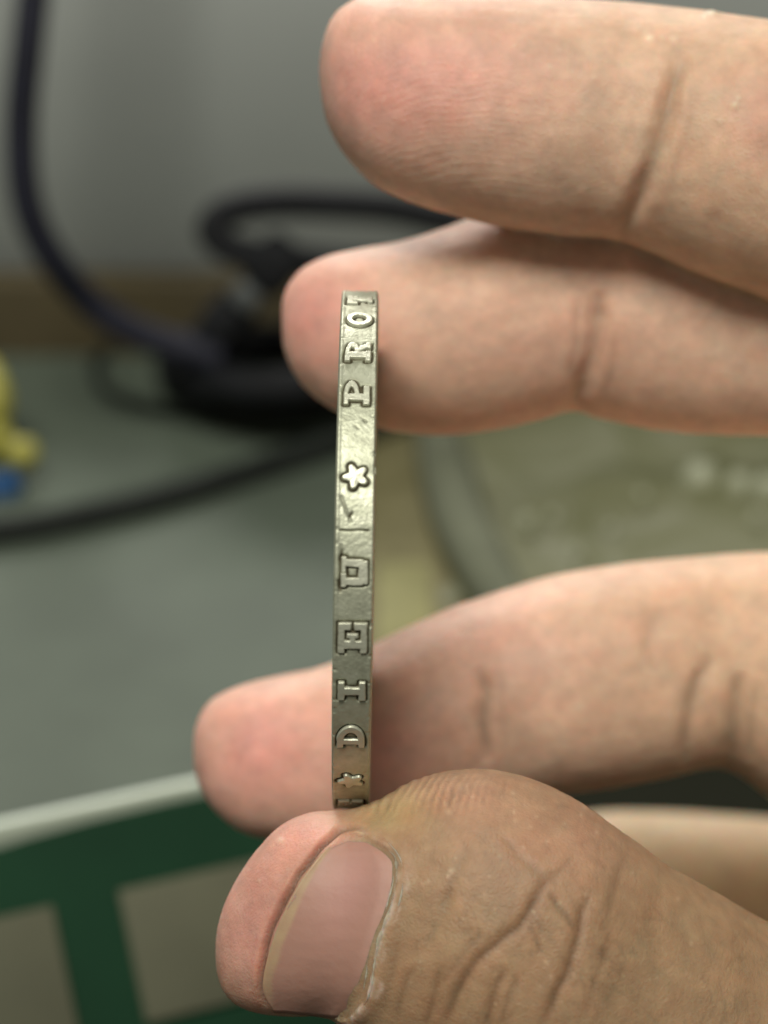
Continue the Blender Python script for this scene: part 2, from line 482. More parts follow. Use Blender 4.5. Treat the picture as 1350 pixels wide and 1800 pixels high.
# letter shapes: signed distance, mm; x = reading direction, y = up the letter
def sbox(x, y, x0, x1, y0, y1):
    dx = np.abs(x - (x0 + x1) / 2) - (x1 - x0) / 2; dy = np.abs(y - (y0 + y1) / 2) - (y1 - y0) / 2
    return np.hypot(np.maximum(dx, 0), np.maximum(dy, 0)) + np.minimum(np.maximum(dx, dy), 0)
def sell(x, y, cx, cy, rx, ry):
    k1 = np.hypot((x - cx) / rx, (y - cy) / ry); k2 = np.hypot((x - cx) / rx ** 2, (y - cy) / ry ** 2) + 1e-9
    return k1 * (k1 - 1) / k2
def sring(x, y, cx, cy, rx, ry, t, t2=None):
    return np.maximum(sell(x, y, cx, cy, rx, ry), -sell(x, y, cx, cy, rx - t, ry - (t2 or t)))
def scap(x, y, ax, ay, bx, by, r):
    dx, dy = bx - ax, by - ay
    t = np.clip(((x - ax) * dx + (y - ay) * dy) / (dx * dx + dy * dy), 0, 1)
    return np.hypot(x - ax - t * dx, y - ay - t * dy) - r
U_ = lambda *a: np.minimum.reduce(a)
def L_I(x, y): return U_(sbox(x, y, -.24, .24, -.85, .85), sbox(x, y, -.72, .72, -.88, -.54), sbox(x, y, -.72, .72, .54, .88))
def L_D(x, y):
    bowl = np.maximum(sring(x, y, -.35, 0, 1.35, .88, .48, .34), -.45 - x)
    return U_(sbox(x, y, -.68, -.26, -.85, .85), sbox(x, y, -1.02, -.2, -.88, -.56), sbox(x, y, -1.02, -.2, .56, .88), bowl)
def L_E(x, y):
    return U_(sbox(x, y, -.72, -.22, -.85, .85), sbox(x, y, -1.05, .6, -.88, -.54), sbox(x, y, -1.05, .6, .54, .88),
              sbox(x, y, .58, 1.0, -.88, -.14), sbox(x, y, .58, 1.0, .14, .88), sbox(x, y, -.3, .22, -.15, .15), sbox(x, y, .02, .30, -.34, .34))
def L_U(x, y):
    return U_(sbox(x, y, -.93, -.48, -.6, .85), sbox(x, y, .46, .93, -.6, .85), sbox(x, y, -.80, .80, -.88, -.42) - .04,
              sbox(x, y, -1.1, -.10, .60, .88), sbox(x, y, .02, 1.1, .60, .86))
def L_P(x, y):
    bowl = np.maximum(sring(x, y, -.35, .36, 1.35, .52, .5, .26), -.4 - x)
    return U_(sbox(x, y, -.72, -.22, -.85, .85), sbox(x, y, -1.1, -.2, .6, .88), sbox(x, y, -1.1, .5, -.88, -.52), bowl)
def L_R(x, y):
    bowl = np.maximum(sring(x, y, -.35, .40, 1.3, .48, .5, .24), -.4 - x)
    return U_(sbox(x, y, -.72, -.2, -.85, .85), sbox(x, y, -1.1, -.2, .6, .88), sbox(x, y, -1.1, -.05, -.88, -.58), bowl,
              scap(x, y, .1, 0, .55, -.62, .2), sbox(x, y, .35, .95, -.88, -.6))
def L_O(x, y): return sring(x, y, 0, 0, 1.02, .88, .42, .34)
def L_T(x, y):
    return U_(sbox(x, y, -.24, .24, -.85, .85), sbox(x, y, -.55, .55, -.88, -.6), sbox(x, y, -.95, .95, .56, .88),
              sbox(x, y, -.98, -.68, .2, .88), sbox(x, y, .68, .98, .2, .88))
def L_star(x, y):
    d = sell(x, y, 0, 0, .50, .50)
    for k in range(5):
        a = math.pi / 2 + 0.10 + 2 * math.pi * k / 5
        c, s = math.cos(a), math.sin(a)
        u = x * c + y * s; vv = -x * s + y * c
        t = np.clip(u / .78, 0, 1)
        d = np.minimum(d, np.hypot(np.maximum(u - .74, 0) + np.minimum(u, 0), vv) - (.46 - .28 * t))
    return d

LET = [(L_star, 'star', 838, 0.0, .93), (L_P, 'letter', 690, -.04, 1.0), (L_R, 'letter', 618, -.02, 1.0), (L_O, 'letter', 562, 0.02, 1.0), (L_T, 'letter', 528, .02, 1.0),
       (L_U, 'letter', 1006, 0.03, .98), (L_E, 'letter', 1121, 0, 1.10), (L_I, 'letter', 1214, 0, 1.04), (L_D, 'letter', 1294, -.02, 1.06),
       (L_star, 'star', 1371, 0, 1.0), (L_E, 'letter', 1411, 0, 1.0)]
LET = [(fn, nm, theta_of(py), off, s) for fn, nm, py, off, s in LET]


def letter_sd(th, xx, L):
    """signed distance in mm of points of the edge band (angle th, axial cm xx) to letter L"""
    fn, nm, t0, off, s = L
    kx, ky = (0.88, 0.93) if nm == 'letter' else (1.0, 1.0)
    lx = (th - t0) * CR * 10 / (s * kx); ly = -(xx * 10 - off) / (s * ky)
    return fn(lx, ly) * s * (kx + ky) / 2


coin = empty('coin', COIN_C)
NT, NXc = 2700, 56
tt = np.linspace(0, 2 * math.pi, NT, endpoint=False) - math.pi
ux = np.linspace(-1, 1, NXc)
xs = CT * np.sign(ux) * np.abs(ux) ** 0.92
TH, XX = np.meshgrid(tt, xs, indexing='ij')
TH = TH.ravel(); XX = XX.ravel()
base = coin_pt(TH, XX, np.full(TH.shape, CR))
hh = np.zeros(TH.shape)
tar = np.zeros(TH.shape)
sdm = np.full(TH.shape, 9.0)
for L in LET:
    m = np.abs(TH - L[2]) < 0.10
    sdm[m] = np.minimum(sdm[m], letter_sd(TH[m], XX[m], L))
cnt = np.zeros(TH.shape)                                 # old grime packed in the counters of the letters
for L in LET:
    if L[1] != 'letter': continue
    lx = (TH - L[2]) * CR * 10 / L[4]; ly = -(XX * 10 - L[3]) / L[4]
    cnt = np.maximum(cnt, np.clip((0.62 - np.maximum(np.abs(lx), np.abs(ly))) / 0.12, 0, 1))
wobn = noise3(base * 14, 21)
sdw = sdm + 0.05 * wobn
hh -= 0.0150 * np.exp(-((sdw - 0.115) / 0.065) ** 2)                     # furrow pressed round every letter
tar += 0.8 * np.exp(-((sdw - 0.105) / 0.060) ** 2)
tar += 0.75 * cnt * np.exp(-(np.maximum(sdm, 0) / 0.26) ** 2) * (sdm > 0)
# low rims along both borders and the worn bevel
ax = np.abs(XX)
hh += 0.0035 * np.exp(-((ax - 0.112) / 0.012) ** 2)
hh -= np.clip((ax - 0.117) / (CT - 0.117), 0, 1) ** 2 * 0.020
hh += 0.0008 * noise3(base * 9, 2) + 0.0006 * noise3(base * 24, 5) + 0.0005 * noise3(base * 50, 6)
# nicks on the borders
nick = np.clip(noise3(np.stack([TH * 55, np.sign(XX) * 3, np.zeros_like(TH)], 1), 8) - 0.45, 0, 1)
hh -= nick * 0.018 * np.clip((ax - 0.09) / 0.03, 0, 1)
# collar seam line
ts = theta_of(932) + 0.0010 * np.sin(XX * 50) + 0.01 * XX
sm = np.exp(-((TH - ts) * CR / 0.0052) ** 2) * np.clip((0.100 - np.abs(XX + .003)) / 0.012, 0, 1)
hh -= 0.014 * sm; tar += 0.7 * sm
# slightly different level between seam and star; struck flat
lev = np.clip((TH - ts) * CR / 0.006, 0, 1) * np.clip((theta_of(860) - TH) / 0.01, 0, 1)
hh += 0.0012 * lev
# pit and scratches above the seam
tp = theta_of(905); xp = -0.026
dp = np.hypot((TH - tp) * CR - 0.010 * np.sin((XX - xp) * 160), (XX - xp) * 0.9)
pit = np.exp(-(dp / 0.022) ** 2)
hh -= 0.012 * np.exp(-(dp / 0.014) ** 2); tar += 0.95 * np.exp(-(dp / 0.011) ** 2)
for (ya, xa, yb, xb, dep) in ((874, -.088, 902, -.050, .007), (905, -.040, 918, -.024, .006), (1040, -.085, 1022, -.098, .008), (748, -.01, 753, .01, .003), (738, .05, 740, .058, .008), (985, -.09, 968, -.075, .006), (960, -.085, 975, -.08, .006)):
    ta, tb = theta_of(ya) * CR, theta_of(yb) * CR
    u = TH * CR; dx, dy = tb - ta, xb - xa
    t = np.clip(((u - ta) * dx + (XX - xa) * dy) / (dx * dx + dy * dy), 0, 1)
    d = np.hypot(u - ta - t * dx, XX - xa - t * dy)
    hh -= dep * np.exp(-(d / 0.011) ** 2); tar += 0.35 * np.exp(-(d / 0.009) ** 2)
tar += 0.12 * noise3(base * 5, 31) + 0.10 * noise3(base * 22, 32) + 0.17 + 0.30 * np.exp(-(np.maximum(sdm, 0) / 0.32) ** 2) * np.clip(0.6 + noise3(base * 7, 35), 0, 1)
V = coin_pt(TH, XX, CR + hh)
# both faces: rings inward with a raised border and a sunken field
rings = [(0.986, 0.000), (0.965, 0.003), (0.958, -0.006), (0.953, -0.001), (0.935, -0.001), (0.925, -0.008), (0.90, -0.010), (0.6, -0.012), (0.3, -0.010), (0.001, -0.010)]
allv = [V]; faces = []
idx = np.arange(NT * NXc).reshape(NT, NXc)
a = idx; bq = np.roll(idx, -1, 0)
faces.append(np.stack([a[:, :-1].ravel(), bq[:, :-1].ravel(), bq[:, 1:].ravel(), a[:, 1:].ravel()], 1))
off = NT * NXc; tars = [tar]
for side, col in ((-1, 0), (1, NXc - 1)):
    prev = idx[:, col]
    for rr, dz in rings:
        bead = 0.004 * np.sign(np.sin(tt * 110)) * np.abs(np.sin(tt * 110)) ** .5 if 0.93 < rr < 0.955 else 0.0     # beaded border
        vv = coin_pt(tt, side * (CT + dz + bead) + np.zeros(NT), np.full(NT, CR * rr))
        allv.append(vv); cur = off + np.arange(NT); off += NT
        tars.append(np.full(NT, 0.15))
        n2_ = np.roll(prev, -1); c2 = np.roll(cur, -1)
        q4 = np.stack([prev, cur, c2, n2_], 1) if side < 0 else np.stack([prev, n2_, c2, cur], 1)
        faces.append(q4); prev = cur
V = np.vstack(allv); tarn = np.concatenate(tars); Fq = np.vstack(faces)


def np_mesh(name, verts, quads):
    me = bpy.data.meshes.new(name)
    nq, wq = quads.shape
    me.vertices.add(len(verts)); me.loops.add(nq * wq); me.polygons.add(nq)
    me.vertices.foreach_set('co', np.ascontiguousarray(verts, np.float32).ravel())
    me.loops.foreach_set('vertex_index', np.ascontiguousarray(quads, np.int32).ravel())
    me.polygons.foreach_set('loop_start', np.arange(0, nq * wq, wq, dtype=np.int32))
    me.update(calc_edges=True); me.validate()
    return me


def fattr(me, name, vals):
    a = me.attributes.new(name, 'FLOAT', 'POINT'); a.data.foreach_set('value', np.asarray(vals, np.float32))


def cattr(me, name, rgb):
    a = me.attributes.new(name, 'FLOAT_COLOR', 'POINT')
    a.data.foreach_set('color', np.hstack([rgb, np.ones((len(rgb), 1))]).astype(np.float32).ravel())


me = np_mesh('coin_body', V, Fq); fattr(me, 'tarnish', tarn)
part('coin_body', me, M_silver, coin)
# raised letters and stars, each one a part
for li, L in enumerate(LET):
    g = 0.0026
    us = np.arange(-0.135, 0.1351, g); xs_ = np.arange(-0.112, 0.1121, g)
    UU, XL = np.meshgrid(us, xs_, indexing='ij')
    TL = L[2] + UU / CR
    shp = UU.shape
    p0 = coin_pt(TL.ravel(), XL.ravel(), np.full(TL.size, CR))
    sd = letter_sd(TL.ravel(), XL.ravel(), L) - np.where(L[1] == 'star', 0.0, 0.04) + 0.03 * noise3(p0 * 12, 40 + li) + 0.02 * noise3(p0 * 35, 60 + li)
    h = 0.016 * np.clip(0.45 - sd / 0.055, 0, 1) ** 0.6
    h = np.where(sd > 0.030, -0.02, h - np.where(sd > 0.0, (sd / 0.030) ** 2 * 0.016, 0))
    h = h + np.where(sd < 0.0, 0.0011 * noise3(p0 * 22, 50 + li), 0)
    if L[1] == 'star':                                   # a star swells a little towards its middle
        h = h + np.clip(-sd, 0, .5) * 0.010
    vv = coin_pt(TL.ravel(), XL.ravel(), CR + h)
    keep = (sd < 0.045)
    idl = np.arange(TL.size).reshape(shp)
    qs = np.stack([idl[:-1, :-1].ravel(), idl[1:, :-1].ravel(), idl[1:, 1:].ravel(), idl[:-1, 1:].ravel()], 1)
    qs = qs[keep[qs].all(1)]
    used, inv = np.unique(qs, return_inverse=True)
    me = np_mesh(L[1], vv[used], inv.reshape(-1, 4))
    fattr(me, 'tarnish', -0.34 + 0.10 * noise3(p0 * 7, 3)[used])
    part(L[1], me, M_silver, coin)
tag(coin, 'worn silver coin seen edge on with raised letters and stars, held in the fingers', 'coin')

# ------------------------------------------------------------------ hand
def finger_mesh(pairs, depths, kd, nseg=40, sub=6, power=2.15):
    """closed tube whose image silhouettes are the given edge pairs; first entry is the tip point"""
    A = catmull([p[0:2] for p in pairs], sub); B = catmull([p[2:4] for p in pairs], sub)
    n = len(A)
    dd = np.interp(np.linspace(0, 1, n), np.linspace(0, 1, len(depths)), depths)
    v = []; cen = []; rad = []
    for i in range(n):
        c = (A[i] + B[i]) / 2; hv = (A[i] - B[i]) / 2
        d = dd[i]
        rad_cm = np.hypot(*hv) * d / F_PX
        for k in range(nseg):
            a = 2 * math.pi * k / nseg
            ca, sa = math.cos(a), math.sin(a)
            ca = math.copysign(abs(ca) ** (2 / power), ca); sa = math.copysign(abs(sa) ** (2 / power), sa)
            px = c + hv * ca
            v.append(P(px[0], px[1], d - 0) + (M.to_3x3() @ Vector((0, 0, 1))) * (rad_cm * kd * sa))
        cen.append(P(c[0], c[1], d)); rad.append(max(rad_cm, 0.03))
    f = []
    for i in range(n - 1):
        for k in range(nseg):
            k2 = (k + 1) % nseg
            f.append((i * nseg + k, i * nseg + k2, (i + 1) * nseg + k2, (i + 1) * nseg + k))
    f.append(tuple(range(nseg))[::-1]); f.append(tuple(range((n - 1) * nseg, n * nseg)))
    return v, f, np.array(cen), np.array(rad)


FINGERS = [
    # index finger
    ([(562, 132, 562, 138), (563, 100, 565, 175), (570, 66, 573, 212), (585, 32, 592, 252), (610, 10, 622, 292), (650, -6, 665, 330), (720, -10, 740, 362), (800, -10, 820, 384),
      (900, -6, 900, 401), (1000, 0, 990, 413), (1090, 7, 1075, 421), (1180, 16, 1140, 440), (1260, 27, 1230, 482), (1350, 40, 1350, 526), (1500, 70, 1500, 590), (1850, 170, 1800, 720)],
     [18.65, 18.6, 18.6, 18.6, 18.6, 18.5, 18.6], 0.95),
    # middle finger
    ([(495, 562, 495, 568), (497, 530, 498, 606), (510, 497, 512, 650), (535, 470, 545, 692), (580, 450, 600, 728), (640, 437, 660, 752), (710, 424, 740, 764), (780, 402, 820, 763),
      (850, 378, 900, 750), (930, 365, 965, 734), (1000, 362, 1012, 724), (1080, 365, 1062, 738), (1160, 375, 1150, 757), (1260, 390, 1250, 765), (1350, 400, 1350, 766), (1500, 420, 1500, 770), (1850, 480, 1800, 780)],
     [19.6, 19.65, 19.6, 19.6, 19.6, 19.5, 19.2], 0.95),
    # ring finger
    ([(340, 1317, 340, 1323), (342, 1285, 343, 1355), (352, 1255, 358, 1395), (375, 1226, 385, 1430), (420, 1204, 430, 1462), (480, 1190, 500, 1480), (560, 1174, 590, 1490), (640, 1140, 680, 1485),
      (720, 1100, 760, 1470), (800, 1066, 840, 1440), (870, 1042, 900, 1418), (960, 1014, 990, 1398), (1060, 996, 1090, 1382), (1160, 984, 1180, 1366), (1250, 976, 1270, 1352), (1350, 970, 1345, 1398),
      (1500, 965, 1480, 1500), (1850, 980, 1800, 1600)],
     [19.9, 19.9, 19.9, 20.0, 20.1, 20.2, 20.2], 0.95),
    # outer edge of the hand, far behind the thumb
    ([(920, 1590, 920, 1600), (935, 1520, 935, 1680), (975, 1455, 975, 1750), (1040, 1430, 1040, 1790), (1150, 1427, 1150, 1820), (1250, 1431, 1250, 1830), (1350, 1438, 1350, 1850), (1500, 1450, 1500, 1880), (1850, 1480, 1800, 1950)],
     [25.2, 25.2, 25.2, 25.1, 22.5], 0.75),
    # thumb
    ([(379, 1678, 379, 1684), (381, 1640, 384, 1715), (390, 1598, 398, 1747), (411, 1552, 425, 1769), (446, 1498, 465, 1782), (490, 1452, 515, 1785), (545, 1428, 560, 1785), (610, 1423, 600, 1798),
      (665, 1405, 635, 1825), (720, 1376, 680, 1855), (790, 1356, 740, 1890), (860, 1353, 800, 1925), (940, 1370, 870, 1960), (1020, 1408, 940, 1995), (1090, 1459, 1010, 2030), (1165, 1514, 1090, 2070),
      (1250, 1562, 1180, 2115), (1350, 1620, 1290, 2170), (1600, 1750, 1550, 2330), (1900, 1860, 1850, 2450)],
     [17.25, 17.2, 17.1, 17.05, 17.0, 17.0, 17.3, 18.0], 0.82),
]
hv, hf, CEN, RAD, FID = [], [], [], [], []
for fi, (prs, dep, kd) in enumerate(FINGERS):
    v, f, cen, rad = finger_mesh(prs, dep, kd)
    o0 = len(hv); hv += v; hf += [tuple(o0 + q for q in ff) for ff in f]
    CEN.append(cen); RAD.append(rad); FID.append(np.full(len(cen), fi))
# palm and wrist, outside the frame
pal, f, cen, rad = finger_mesh([(1790, 60, 1790, 90), (1700, 90, 2300, 110), (1640, 420, 2500, 430), (1640, 900, 2600, 1000), (1650, 1500, 2650, 1500), (1650, 2000, 2700, 1950), (1700, 2350, 2700, 2250), (2000, 2600, 2600, 2500)],
                                [18.6, 18.8, 19.3, 19.8, 20.2, 20.0, 19.5], 0.62)
o0 = len(hv); hv += pal; hf += [tuple(o0 + q for q in ff) for ff in f]
wr = tube([P(2250, 1300, 20), P(2700, 1650, 20.5), P(3400, 2100, 21), P(4200, 2550, 22)], [2.0, 1.9, 2.1, 2.4], 40)
o0 = len(hv); hv += [v.co.copy() for v in wr.vertices]; hf += [tuple(o0 + q for q in p.vertices) for p in wr.polygons]
CEN = np.vstack(CEN); RAD = np.concatenate(RAD); FID = np.concatenate(FID)

me = mesh('hand_raw', hv, hf)
bm = bmesh.new(); bm.from_mesh(me); bmesh.ops.recalc_face_normals(bm, faces=bm.faces); bm.to_mesh(me); bm.free()
tmp = bpy.data.objects.new('tmp_hand', me); COL.objects.link(tmp)
md = tmp.modifiers.new('rm', 'REMESH'); md.mode = 'VOXEL'; md.voxel_size = 0.036; md.adaptivity = 0
dg = bpy.context.evaluated_depsgraph_get()
ev_ = tmp.evaluated_get(dg); em = ev_.to_mesh()
nv = len(em.vertices); HV = np.empty(nv * 3, np.float32); em.vertices.foreach_get('co', HV); HV = HV.reshape(-1, 3).astype(float)
nl = len(em.loops); LI = np.empty(nl, np.int32); em.loops.foreach_get('vertex_index', LI)
HQ = LI.reshape(-1, 4)
ev_.to_mesh_clear(); bpy.data.objects.remove(tmp)


def vnormals(v, q):
    a = v[q[:, 2]] - v[q[:, 0]]; b_ = v[q[:, 3]] - v[q[:, 1]]
    fn = np.cross(a, b_)
    n = np.zeros_like(v)
    for c in range(4):
        for k_ in range(3): n[:, k_] += np.bincount(q[:, c], fn[:, k_], len(v))
    return n / (np.linalg.norm(n, axis=1, keepdims=True) + 1e-12)


def smooth(v, q, it, lam=0.5):
    e = np.unique(np.sort(np.vstack([q[:, [0, 1]], q[:, [1, 2]], q[:, [2, 3]], q[:, [3, 0]]]), 1), axis=0)
    deg = np.bincount(e.ravel(), minlength=len(v)).astype(float)[:, None]
    for i in range(it):
        s = np.zeros_like(v)
        for k_ in range(3):
            s[:, k_] = np.bincount(e[:, 0], v[e[:, 1], k_], len(v)) + np.bincount(e[:, 1], v[e[:, 0], k_], len(v))
        l_ = lam if i % 2 == 0 else -lam * 1.03
        v = v + l_ * (s / deg - v)
    return v


def to_px(v):
    c = np.hstack([v, np.ones((len(v), 1))]) @ MI.T
    d = -c[:, 2]
    return c[:, 0] / d * F_PX + 675, -c[:, 1] / d * F_PX + 900, d


HV = smooth(HV, HQ, 24, 0.6)
# conforming split of the quads that the photograph shows
px, py, dep = to_px(HV)
nrm = vnormals(HV, HQ)
view = np.array(cam.location) - HV; view /= np.linalg.norm(view, axis=1, keepdims=True)
vis = (px > -40) & (px < 1450) & (py > -60) & (py < 1900) & ((nrm * view).sum(1) > -0.25)
sel = vis[HQ].all(1)
ed = np.vstack([HQ[:, [0, 1]], HQ[:, [1, 2]], HQ[:, [2, 3]], HQ[:, [3, 0]]])
eds = np.sort(ed, 1); key = eds[:, 0].astype(np.int64) * len(HV) + eds[:, 1]
uk, inv = np.unique(key, return_inverse=True)
einv = inv.reshape(4, -1).T                      # edge id of each quad side
esel = np.zeros(len(uk), bool); esel[einv[sel].ravel()] = True
emid = np.full(len(uk), -1, np.int64); emid[esel] = len(HV) + np.arange(esel.sum())
ua, ub = (uk // len(HV)), (uk % len(HV))
mids = (HV[ua[esel]] + HV[ub[esel]]) / 2
# round the inserted midpoints with the end normals
na, nb = nrm[ua[esel]], nrm[ub[esel]]
dv = HV[ub[esel]] - HV[ua[esel]]
bul = ((na * dv).sum(1) - (nb * dv).sum(1)) * -0.125
mids = mids - (na + nb) / 2 * bul[:, None]
fc = HV[HQ[sel]].mean(1)
fcen = len(HV) + esel.sum() + np.arange(sel.sum())
# centre from the rounded midpoints
mm = emid[einv[sel]] - len(HV)
fc = mids[mm].mean(1)
V2 = np.vstack([HV, mids, fc])
qs = HQ[sel]; es = emid[einv[sel]]
quads = np.vstack([np.stack([qs[:, k_], es[:, k_], fcen, es[:, (k_ - 1) % 4]], 1) for k_ in range(4)])
rest = HQ[~sel]; er = emid[einv[~sel]]
plain = (er < 0).all(1)
quads = np.vstack([quads, rest[plain]])
ngons = []
for q_, e_ in zip(rest[~plain], er[~plain]):
    g_ = []
    for k_ in range(4):
        g_.append(int(q_[k_]))
        if e_[k_] >= 0: g_.append(int(e_[k_]))
    ngons.append(g_)
HV = V2
nquad = quads
# normals from quads plus split ngons approximated by their corners
nrm = vnormals(HV, np.vstack([quads, rest[~plain]]))
bad = np.linalg.norm(nrm, axis=1) < 0.5
view = np.array(cam.location) - HV; view /= np.linalg.norm(view, axis=1, keepdims=True)
fac = (nrm * view).sum(1)
px, py, dep = to_px(HV)
# owner finger of every vertex
best = np.full(len(HV), 9e9); own = np.zeros(len(HV), int)
for i in range(0, len(CEN)):
    d = np.linalg.norm(HV - CEN[i], axis=1) / RAD[i]
    m = d < best
    best[m] = d[m]; own[m] = FID[i]

POLY = {}
def seg_dist(pts, X, Y):
    """distance in photo pixels to a polyline and the arc position 0..1"""
    pts = np.asarray(pts, float)
    best = np.full(X.shape, 9e9); pos = np.zeros(X.shape)
    L_ = np.hypot(*np.diff(pts, axis=0).T); tot = L_.sum(); acc = 0
    for i in range(len(pts) - 1):
        ax_, ay_ = pts[i]; dx, dy = pts[i + 1] - pts[i]
        t = np.clip(((X - ax_) * dx + (Y - ay_) * dy) / (dx * dx + dy * dy), 0, 1)
        d = np.hypot(X - ax_ - t * dx, Y - ay_ - t * dy)
        m = d < best
        best[m] = d[m]; pos[m] = (acc + t[m] * L_[i]) / tot
        acc += L_[i]
    return best, pos


IDX, MID, RNG, LIT, THB = range(5)
disp = np.zeros(len(HV))
front = fac > -0.05
# ---- pigment, plus brightness painted on the outer edge of the hand
pad = s2l(224, 188, 163); tan = s2l(165, 134, 99); pink = s2l(227, 166, 153)
colr = np.tile(pad, (len(HV), 1))
def mixc(mask, c):
    global colr
    colr = colr * (1 - mask[:, None]) + np.asarray(c) * mask[:, None]
def blob(cx, cy, rx, ry, f=None):
    g = np.exp(-((px - cx) / rx) ** 2 - ((py - cy) / ry) ** 2)
    if f is not None: g = g * (own == f)
    return g
mixc((own == THB) * 0.85, tan)
mixc((own == LIT) * 0.9, s2l(246, 218, 178))  # outer edge of the hand: light on it painted as paler skin
mixc(np.clip((px - 950) / 350, 0, 1) * ((own == RNG) | (own == IDX)) * 0.5, s2l(225, 191, 156))
nz = noise3(HV * 2.2, 77)
for (cx, cy, rx, ry, f, a) in ((660, 150, 170, 150, IDX, .75), (800, 130, 160, 110, IDX, .5), (560, 560, 130, 130, MID, .85), (900, 600, 200, 90, MID, .25), (440, 1320, 150, 130, RNG, .9),
                               (650, 1300, 150, 150, RNG, .5), (860, 1130, 130, 90, RNG, .35), (450, 1600, 110, 190, THB, .95), (560, 1460, 90, 60, THB, .8), (1000, 1480, 130, 90, THB, .2), (800, 1400, 130, 60, THB, .22), (1340, 210, 70, 120, IDX, .35)):
    mixc(np.clip(blob(cx, cy, rx, ry, f) * a * (1 + 0.3 * nz), 0, 1), pink)
mixc(np.clip(blob(690, 1425, 70, 40, THB) * .6, 0, 1), s2l(192, 166, 118))         # yellowish callus beside the coin
mixc(np.clip(blob(640, 1440, 60, 30, THB) * .35, 0, 1), s2l(190, 166, 116))

# ---- creases: polyline, finger, width px, depth mm, lip, pigment
CREASES = [
    ([(1200, 85), (1180, 165), (1163, 230), (1142, 300), (1116, 360), (1088, 425)], IDX, 15, 0.55, 0.30, 0.30),
    ([(1053, 510), (1048, 580), (1032, 650), (1008, 726)], MID, 16, 0.50, 0.3, 0.28),
    ([(1016, 520), (1012, 600), (1000, 660)], MID, 9, 0.12, 0.3, 0.15),
    ([(835, 1170), (856, 1215), (852, 1270), (862, 1340)], RNG, 13, 0.35, 0.3, 0.35),
    ([(1250, 1150), (1222, 1215), (1208, 1280), (1206, 1350)], RNG, 13, 0.30, 0.25, 0.30),
    ([(1300, 1180), (1290, 1250), (1286, 1352)], RNG, 15, 0.40, 0.25, 0.32),
    ([(1160, 1060), (1140, 1130), (1150, 1180)], RNG, 16, 0.12, 0.2, 0.18),
    # thumb knuckle
    ([(975, 1528), (946, 1568), (917, 1620), (868, 1661), (826, 1703), (800, 1755), (775, 1815)], THB, 10, 0.19, 0.10, 0.62),
    ([(1042, 1560), (1023, 1610), (1014, 1651), (997, 1703), (982, 1739), (950, 1815)], THB, 10, 0.19, 0.10, 0.62),
    ([(961, 1565), (992, 1604), (1012, 1640)], THB, 7, 0.07, 0.1, 0.32),
    ([(924, 1622), (944, 1650), (953, 1682)], THB, 7, 0.07, 0.1, 0.32),
    ([(892, 1700), (868, 1744), (855, 1815)], THB, 10, 0.16, 0.10, 0.50),
    ([(776, 1695), (762, 1755), (745, 1815)], THB, 10, 0.13, 0.1, 0.42),
    ([(730, 1690), (707, 1750), (694, 1800)], THB, 9, 0.08, 0.12, 0.26),
    ([(880, 1465), (920, 1510), (960, 1545)], THB, 7, 0.08, 0.4, 0.10),
    ([(800, 1560), (770, 1620), (740, 1680)], THB, 12, 0.10, 0.4, 0.10),
    ([(1170, 1520), (1150, 1640), (1160, 1750)], THB, 16, 0.10, 0.3, 0.06),
    ([(1100, 1500), (1078, 1575), (1062, 1650)], THB, 9, 0.07, 0.1, 0.20),
    ([(848, 1636), (802, 1694), (768, 1742)], THB, 8, 0.07, 0.1, 0.22),
    ([(912, 1712), (890, 1765), (880, 1815)], THB, 8, 0.08, 0.1, 0.26),
    ([(700, 1650), (682, 1740), (664, 1800)], THB, 9, 0.07, 0.1, 0.20),
    ([(1078, 1640), (1052, 1718), (1026, 1800)], THB, 9, 0.08, 0.1, 0.22),
    ([(824, 1478), (802, 1540), (772, 1604)], THB, 10, 0.06, 0.1, 0.14),
    ([(1016, 1500), (985, 1530), (972, 1560)], THB, 8, 0.06, 0.1, 0.16),
    ([(1040, 1655), (1075, 1690), (1098, 1722)], THB, 8, 0.04, 0.1, 0.12),
    ([(1160, 470), (1150, 500)], IDX, 8, 0.05, 0.1, 0.1),
    ([(1010, 180), (1000, 300), (985, 390)], IDX, 16, 0.07, 0.1, 0.06),
    ([(1222, 120), (1206, 230), (1170, 350)], IDX, 12, 0.08, 0.1, 0.08),
    ([(1080, 560), (1076, 640), (1060, 720)], MID, 10, 0.10, 0.1, 0.12),
    ([(880, 1180), (886, 1260), (890, 1330)], RNG, 10, 0.10, 0.1, 0.12),
    ([(1330, 1190), (1320, 1270), (1318, 1340)], RNG, 12, 0.16, 0.1, 0.18),
    # groove in front of the nail's free edge and round its fold
    ([(650, 1462), (603, 1458), (563, 1493), (526, 1540), (497, 1592), (474, 1645), (460, 1700), (457, 1742), (468, 1772)], THB, 5.5, 0.42, 0.25, 0.80),
]
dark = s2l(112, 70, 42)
wv = 5 * noise3(HV * 7, 15)
